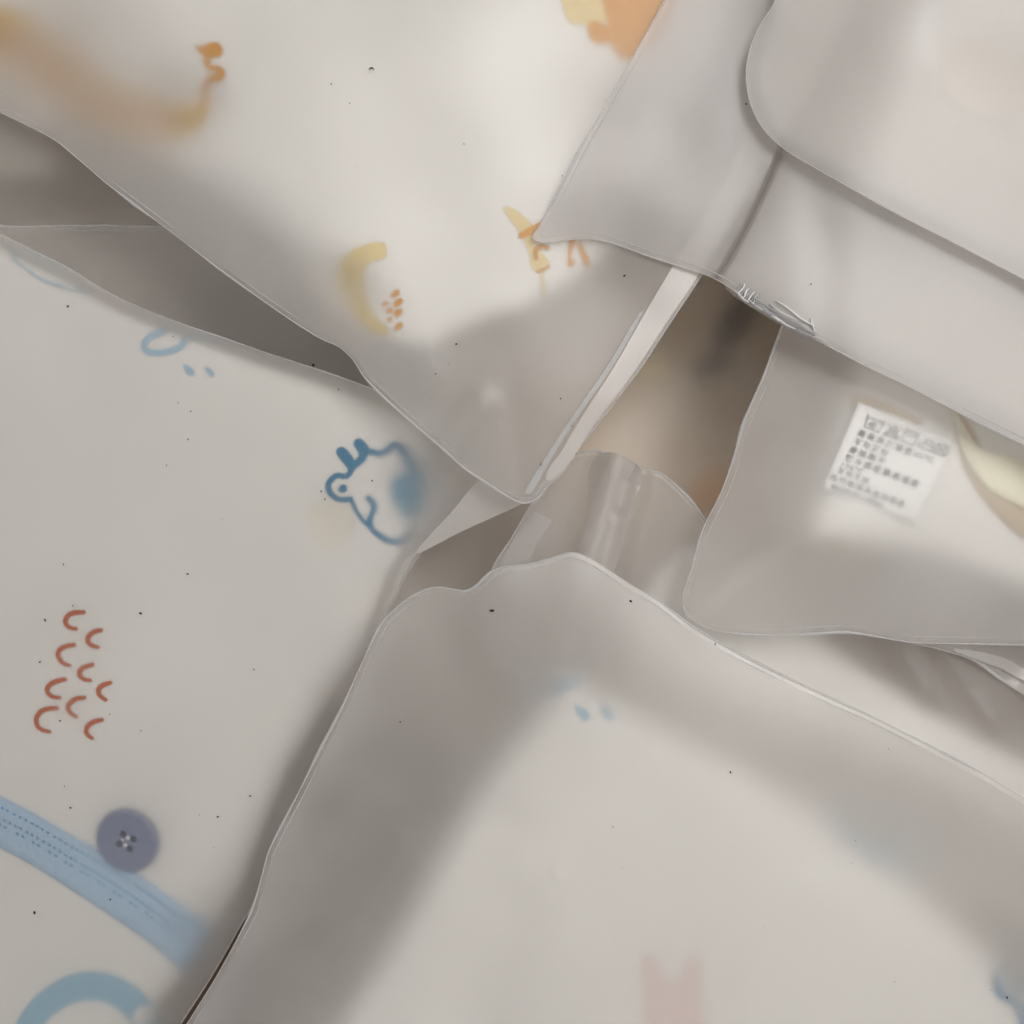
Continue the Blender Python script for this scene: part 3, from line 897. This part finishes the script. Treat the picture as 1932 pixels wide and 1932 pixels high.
# ------------------------------------------------------------------ lower bag
rd = Ripple(71, .06, 520)
rd2 = Ripple(72, .004, 110, 6, math.radians(28), .35)
outD = [(352, 1934), (410, 1840), (460, 1748), (477, 1712), (497, 1642), (508, 1604), (560, 1502), (602, 1418), (645, 1335), (690, 1235), (718, 1180), (736, 1158), (770, 1130), (805, 1112), (830, 1108), (856, 1112),
        (880, 1115), (900, 1104), (924, 1081), (946, 1071), (1000, 1064), (1040, 1053), (1080, 1042), (1112, 1053), (1142, 1071), (1190, 1103), (1240, 1132), (1310, 1184), (1400, 1236), (1540, 1305), (1640, 1350), (1740, 1400),
        (1840, 1452), (1932, 1506), (2160, 1640), (2160, 2160), (220, 2160)]
polyD = spline(outD, 12, True)
def h_d(q): return (rd(q) + rd2(q) + np.minimum((q[:, 0] - 1150) - (q[:, 1] - 1300), 0) * .0003 + bump(q, 1300, 1800, 650, .45) - .08 * np.exp(-seg_dist(q, polyD) / 80.0)
                    - ridge(q, [(700, 1960), (830, 1740), (950, 1560)], 60, .08) + ridge(q, [(560, 2000), (690, 1740), (760, 1600)], 26, .08))
bagD = Bag("lower frosted bag over plain white cloth with a bent upper corner", outD, 0.6, h_d, depth=1.3, seed=71, band=10, seam_w=.022)
garD = Garment(bagD, "plain white garment with a pink castle shape and pale blue drops",
               [(1062, 1258), (1115, 1282), (1240, 1346), (1400, 1432), (1520, 1500), (1640, 1588), (1760, 1690), (1850, 1772), (1915, 1850), (1990, 1960), (2100, 2140), (470, 2140), (560, 2000), (650, 1870), (745, 1725), (825, 1580), (905, 1448), (1000, 1330)],
               base=.06, drop=.8, width=60, slope=.3, reach=55, thick=1.0,
               dips=[([(960, 1720), (900, 1850), (880, 2000)], 70, .30), (1270, 1880, 140, .24), (1600, 1560, 60, .2), (1070, 1640, 60, .05)])
garD.patch("printed_arc", [stroke([(1000, 1310), (1040, 1300), (1085, 1285)], [20, 22, 18], 6)], "ink_pale", .014)
garD.patch("printed_drop", [shape([(1086, 1330), (1098, 1334), (1110, 1346), (1112, 1358), (1102, 1358), (1092, 1348)], 7, 4)], "ink_sky", .014)
garD.patch("printed_drop", [shape([(1136, 1332), (1146, 1336), (1156, 1348), (1156, 1358), (1148, 1356), (1138, 1346)], 7, 4)], "ink_pale", .014)
garD.patch("printed_patch", [blob(1650, 1575, 95, 50, .6, seed=31)], "ink_mist", .014)
garD.patch("printed_castle", [shape([(1212, 1815), (1228, 1802), (1244, 1826), (1258, 1852), (1280, 1852), (1294, 1818), (1308, 1802), (1322, 1826), (1322, 1880), (1318, 1960), (1210, 1960), (1220, 1900), (1212, 1850)], 12, 8)], "ink_pink", .014)
garD.patch("printed_squiggle", [stroke([(1886, 1822), (1879, 1838), (1878, 1856), (1884, 1874), (1900, 1884), (1916, 1892), (1926, 1912), (1930, 1940)], [9, 11, 12, 13, 13, 14, 16, 16], 4), blob(1908, 1856, 12, 14, seed=3)], "ink_blue", .014)
# snap fastener under the film
def snap(cx, cy, R):
    z = float(garD.z(np.array([[cx, cy]]))[0])
    w = to_world(np.array([[cx, cy]]), np.array([z]), garD.k)[0]
    Rc = R * U; sg = 32
    prof = [(1.0, -.03), (.97, .0), (.88, .012), (.72, .014), (.58, .006), (.3, .004)]
    vs, fs = [], []
    for r_, dz in prof:
        for s in range(sg):
            a = 2 * math.pi * s / sg
            vs.append((w[0] + Rc * r_ * math.cos(a), w[1] + Rc * r_ * math.sin(a), w[2] + dz))
    vs.append((w[0], w[1], w[2] + .004))
    for i in range(len(prof) - 1):
        for s in range(sg):
            s2 = (s + 1) % sg
            fs.append((i * sg + s, i * sg + s2, (i + 1) * sg + s2, (i + 1) * sg + s))
    for s in range(sg): fs.append(((len(prof) - 1) * sg + s, (len(prof) - 1) * sg + (s + 1) % sg, len(vs) - 1))
    link("snap_fastener", mesh("snap_fastener", vs, fs), M["white"], garD.obj)
snap(1070, 1640, 30)

# ------------------------------------------------------------------ upper right bag
rc = Ripple(81, .06, 420)
outC = [(1360, -200), (1290, -60), (1255, 0), (1212, 76), (1170, 150), (1130, 220), (1095, 280), (1065, 340), (1038, 392), (1014, 432), (1004, 449), (1020, 457), (1080, 452), (1110, 450), (1150, 457), (1220, 482), (1275, 500),
        (1340, 522), (1380, 545), (1404, 568), (1440, 588), (1480, 611), (1530, 636), (1600, 672), (1640, 693), (1720, 732), (1790, 768), (1932, 838), (2160, 950), (2160, -200)]
polyC = spline(outC, 12, True)
def h_c(q):
    """lies on the upper left bag and its zip strip, then climbs over the label bag"""
    t = np.clip((q[:, 0] + q[:, 1] * .35 - 1420) / 380, 0, 1)
    t = t * t * (3 - 2 * t)
    return h_b(q) * (1 - t) + t * .48 + rc(q) * (.15 + .6 * t) + ridge(q, [(1550, 680), (1560, 520), (1530, 330)], 45, -.05) - .02 * np.exp(-seg_dist(q, polyC) / 80.0)
bagC = Bag("upper right frosted bag with a vertical weld line and crinkled hem", outC, 0.93, h_c, depth=.05, seed=81, band=10, mat="film_double", seam_w=.022, weld=[(1482, 262), (1455, 330), (1410, 425), (1372, 495), (1354, 522)], weld_w=9)
garC = Garment(bagC, "white garment filling the upper right bag below the rounded flap",
               [(1500, 262), (1478, 330), (1436, 415), (1396, 495), (1376, 528), (1420, 562), (1500, 606), (1640, 678), (1760, 738), (1932, 820), (2140, 915), (2140, -180), (1560, -180), (1530, 60)],
               base=.36, drop=.18, width=26, slope=.08, reach=50, thick=.25,
               dips=[(1650, 420, 70, .55), (1610, 560, 70, .28), (1720, 620, 90, .16)])

# crinkled bit of the hem: shrunken pleats, the thin white ones painting its bright streaks
def pleat(name, a, b, w, h, tw, mt):
    a = np.array(a, float); b = np.array(b, float)
    n = 10
    vs, fs = [], []
    d = b - a; nr = np.array([-d[1], d[0]]) / np.linalg.norm(d)
    for i in range(n + 1):
        t = i / n
        c = a + d * t + nr * tw * math.sin(t * 7)
        zc = float(bagC.z(c[None])[0]) + .03
        ww = w * math.sin(math.pi * min(max(t, .06), .94)) ** .5
        for s in range(6):
            an = 2 * math.pi * s / 6
            p = c + nr * ww * math.cos(an)
            vs.append(to_world(p[None], np.array([zc + h * math.sin(an)]), bagC.k, np.array([zc]))[0])
    for i in range(n):
        for s in range(6):
            s2 = (s + 1) % 6
            fs.append((i * 6 + s, i * 6 + s2, (i + 1) * 6 + s2, (i + 1) * 6 + s))
    fs.append(tuple(range(6))[::-1]); fs.append(tuple(n * 6 + s for s in range(6)))
    me = mesh(name, vs, fs)
    bm = bmesh.new(); bm.from_mesh(me); bmesh.ops.recalc_face_normals(bm, faces=bm.faces); bm.to_mesh(me); bm.free()
    link(name, me, M[mt], bagC.root)
rp = random.Random(17)
for a, b, w, h, tw, mt in [((1418, 558), (1452, 584), 5, .10, 1.5, "sparkle"), ((1424, 574), (1466, 598), 4, .09, -1, "sparkle"), ((1450, 582), (1538, 632), 7, .12, 1, "sparkle"),
                           ((1464, 568), (1538, 618), 1.8, .05, -1.5, "gleam"), ((1452, 574), (1530, 626), 1.5, .06, 2, "gleam"), ((1446, 590), (1500, 622), 1.6, .06, -1, "gleam"), ((1500, 620), (1560, 650), 3, .07, 1, "sparkle"),
                           ((1530, 600), (1536, 632), 1.3, .05, 1, "gleam"), ((1384, 548), (1412, 572), 1.6, .06, -1, "gleam"), ((1412, 566), (1470, 606), 1.6, .06, 1.2, "gleam")]:
    pleat("hem_pleat", a, b, w, h, tw, mt)
for i in range(9):          # the gathered fan beside the weld line
    t = i / 8
    x, y = 1390 + 34 * t, 548 + 22 * t
    pleat("hem_pleat", (x - 2, y + 7), (x + 8 + rp.uniform(-2, 4), y - 9 - rp.uniform(0, 8)), rp.uniform(1.2, 2.4), .07, rp.uniform(-1.5, 1.5), "gleam" if i % 2 else "sparkle")

# ------------------------------------------------------------------ rounded bag lying on top at the upper right
rf_ = Ripple(101, .05, 460)
outF = [(1500, -200), (1462, 2), (1436, 44), (1416, 90), (1408, 140), (1416, 195), (1440, 243), (1476, 278), (1520, 306), (1590, 346), (1690, 402), (1800, 458), (1932, 527), (2160, 650), (2160, -200)]
polyF = spline(outF, 12, True)
def h_f(q): return h_c(q) + rf_(q) * .6 + bump(q, 1750, 150, 300, .10)
bagF = Bag("topmost frosted bag with a rounded corner at the upper right", outF, 1.16, h_f, depth=.15, seed=101, band=6, mat="film_double", seam_w=.010)
garF = Garment(bagF, "white garment faintly seen in the rounded topmost bag",
               [(1520, -190), (1456, 50), (1428, 140), (1452, 228), (1482, 262), (1600, 332), (1720, 398), (1932, 508), (2140, 620), (2140, -190)],
               base=.15, drop=.05, width=40, slope=.03, thick=.02, mat="white")
garF.patch("printed_spot", [blob(1860, 150, 90, 70, .3, seed=21)], "ink_cream", .014)

# ------------------------------------------------------------------ dust on the films
specks = []
def speck(bag, x, y, r, el=1.0, rot=0.0):
    z = float(bag.z(np.array([[x, y]], float))[0]) + .02
    w = to_world(np.array([[x, y]], float), np.array([z]), bag.k)[0]
    specks.append((w, r * .72 * U * bag.k, el, rot))
rr = random.Random(5)
known = [(bagA, 591, 689, 4), (bagA, 354, 1083, 2.6), (bagA, 265, 1157, 3), (bagA, 137, 1143, 2.2), (bagA, 85, 1170, 2.6), (bagA, 75, 1249, 2.4), (bagA, 113, 1360, 2.4), (bagA, 65, 1722, 4), (bagA, 208, 1697, 3), (bagA, 133, 1524, 3),
         (bagA, 472, 1502, 2.5), (bagA, 411, 1541, 2.5), (bagA, 128, 578, 3), (bagA, 702, 907, 2.6), (bagA, 606, 927, 2.2), (bagA, 613, 942, 1.8), (bagA, 360, 776, 2), (bagA, 355, 829, 1.8), (bagA, 207, 1348, 1.8), (bagA, 479, 1263, 1.8),
         (bagA, 250, 1980, 2), (bagB, 1178, 520, 3), (bagB, 861, 649, 3), (bagB, 625, 158, 2), (bagB, 660, 195, 1.6), (bagB, 1058, 752, 2), (bagB, 1079, 802, 2.6), (bagB, 1021, 877, 3.4), (bagB, 822, 705, 1.6),
         (bagD, 928, 1152, 4.5), (bagD, 1190, 1134, 3), (bagD, 1350, 1215, 2.4), (bagD, 1378, 1457, 3), (bagD, 755, 1362, 2.4), (bagD, 1156, 1560, 1.5), (bagD, 1900, 1882, 3), (bagC, 1408, 196, 2.2), (bagC, 1530, 536, 2)]
for b, x, y, r in known: speck(b, x, y, r, rr.uniform(1, 1.9), rr.uniform(0, 3.1))
for _ in range(16):
    x, y = rr.uniform(10, 760), rr.uniform(560, 1900)
    if inside(np.array([[x, y]]), garA.poly)[0]: speck(bagA, x, y, rr.uniform(.7, 1.7), rr.uniform(1, 2.2), rr.uniform(0, 3.1))
for _ in range(8):
    x, y = rr.uniform(150, 1200), rr.uniform(10, 900)
    if inside(np.array([[x, y]]), polyB)[0] and not inside(np.array([[x, y]]), polyC)[0]: speck(bagB, x, y, rr.uniform(.6, 1.3), rr.uniform(1, 2.2), rr.uniform(0, 3.1))
for _ in range(8):
    x, y = rr.uniform(600, 1900), rr.uniform(1150, 1900)
    if inside(np.array([[x, y]]), polyD)[0]: speck(bagD, x, y, rr.uniform(.6, 1.2), rr.uniform(1, 2), rr.uniform(0, 3.1))
vs, fs = [], []
for w, r, el, rot in specks:
    b = len(vs); c, s = math.cos(rot), math.sin(rot)
    for i in range(6):
        a = 2 * math.pi * i / 6
        x, y = r * el * math.cos(a) * rr.uniform(.75, 1.1), r * math.sin(a) * rr.uniform(.75, 1.1)
        vs.append((w[0] + x * c - y * s, w[1] + x * s + y * c, w[2]))
    vs.append((w[0], w[1], w[2] + r * .8)); vs.append((w[0], w[1], w[2] - r * .5))
    for i in range(6):
        j = (i + 1) % 6
        fs.append((b + i, b + j, b + 6)); fs.append((b + j, b + i, b + 7))
tag(link("dust", mesh("dust", vs, fs), M["dust"], smooth=False), "black dust specks scattered over the frosted bags", "dust", kind="stuff")

# one curled fibre on the upper left bag
p = spline([(696, 131), (699, 128.5), (703, 128.5), (706, 132)], 1.2)
zf = bagB.z(p) + .03
Wp = to_world(p, zf, bagB.k)
vs, fs = [], []
for i, w in enumerate(Wp):
    rad = .012 * (1.2 - abs(i / len(Wp) - .4))
    for s in range(5):
        a = 2 * math.pi * s / 5
        vs.append((w[0], w[1] + rad * math.cos(a), w[2] + rad * math.sin(a)))
for i in range(len(Wp) - 1):
    for s in range(5):
        fs.append((i * 5 + s, i * 5 + (s + 1) % 5, (i + 1) * 5 + (s + 1) % 5, (i + 1) * 5 + s))
tag(link("curled_fibre", mesh("curled_fibre", vs, fs), M["dust"]), "short black curled fibre on the upper left bag", "fibre")
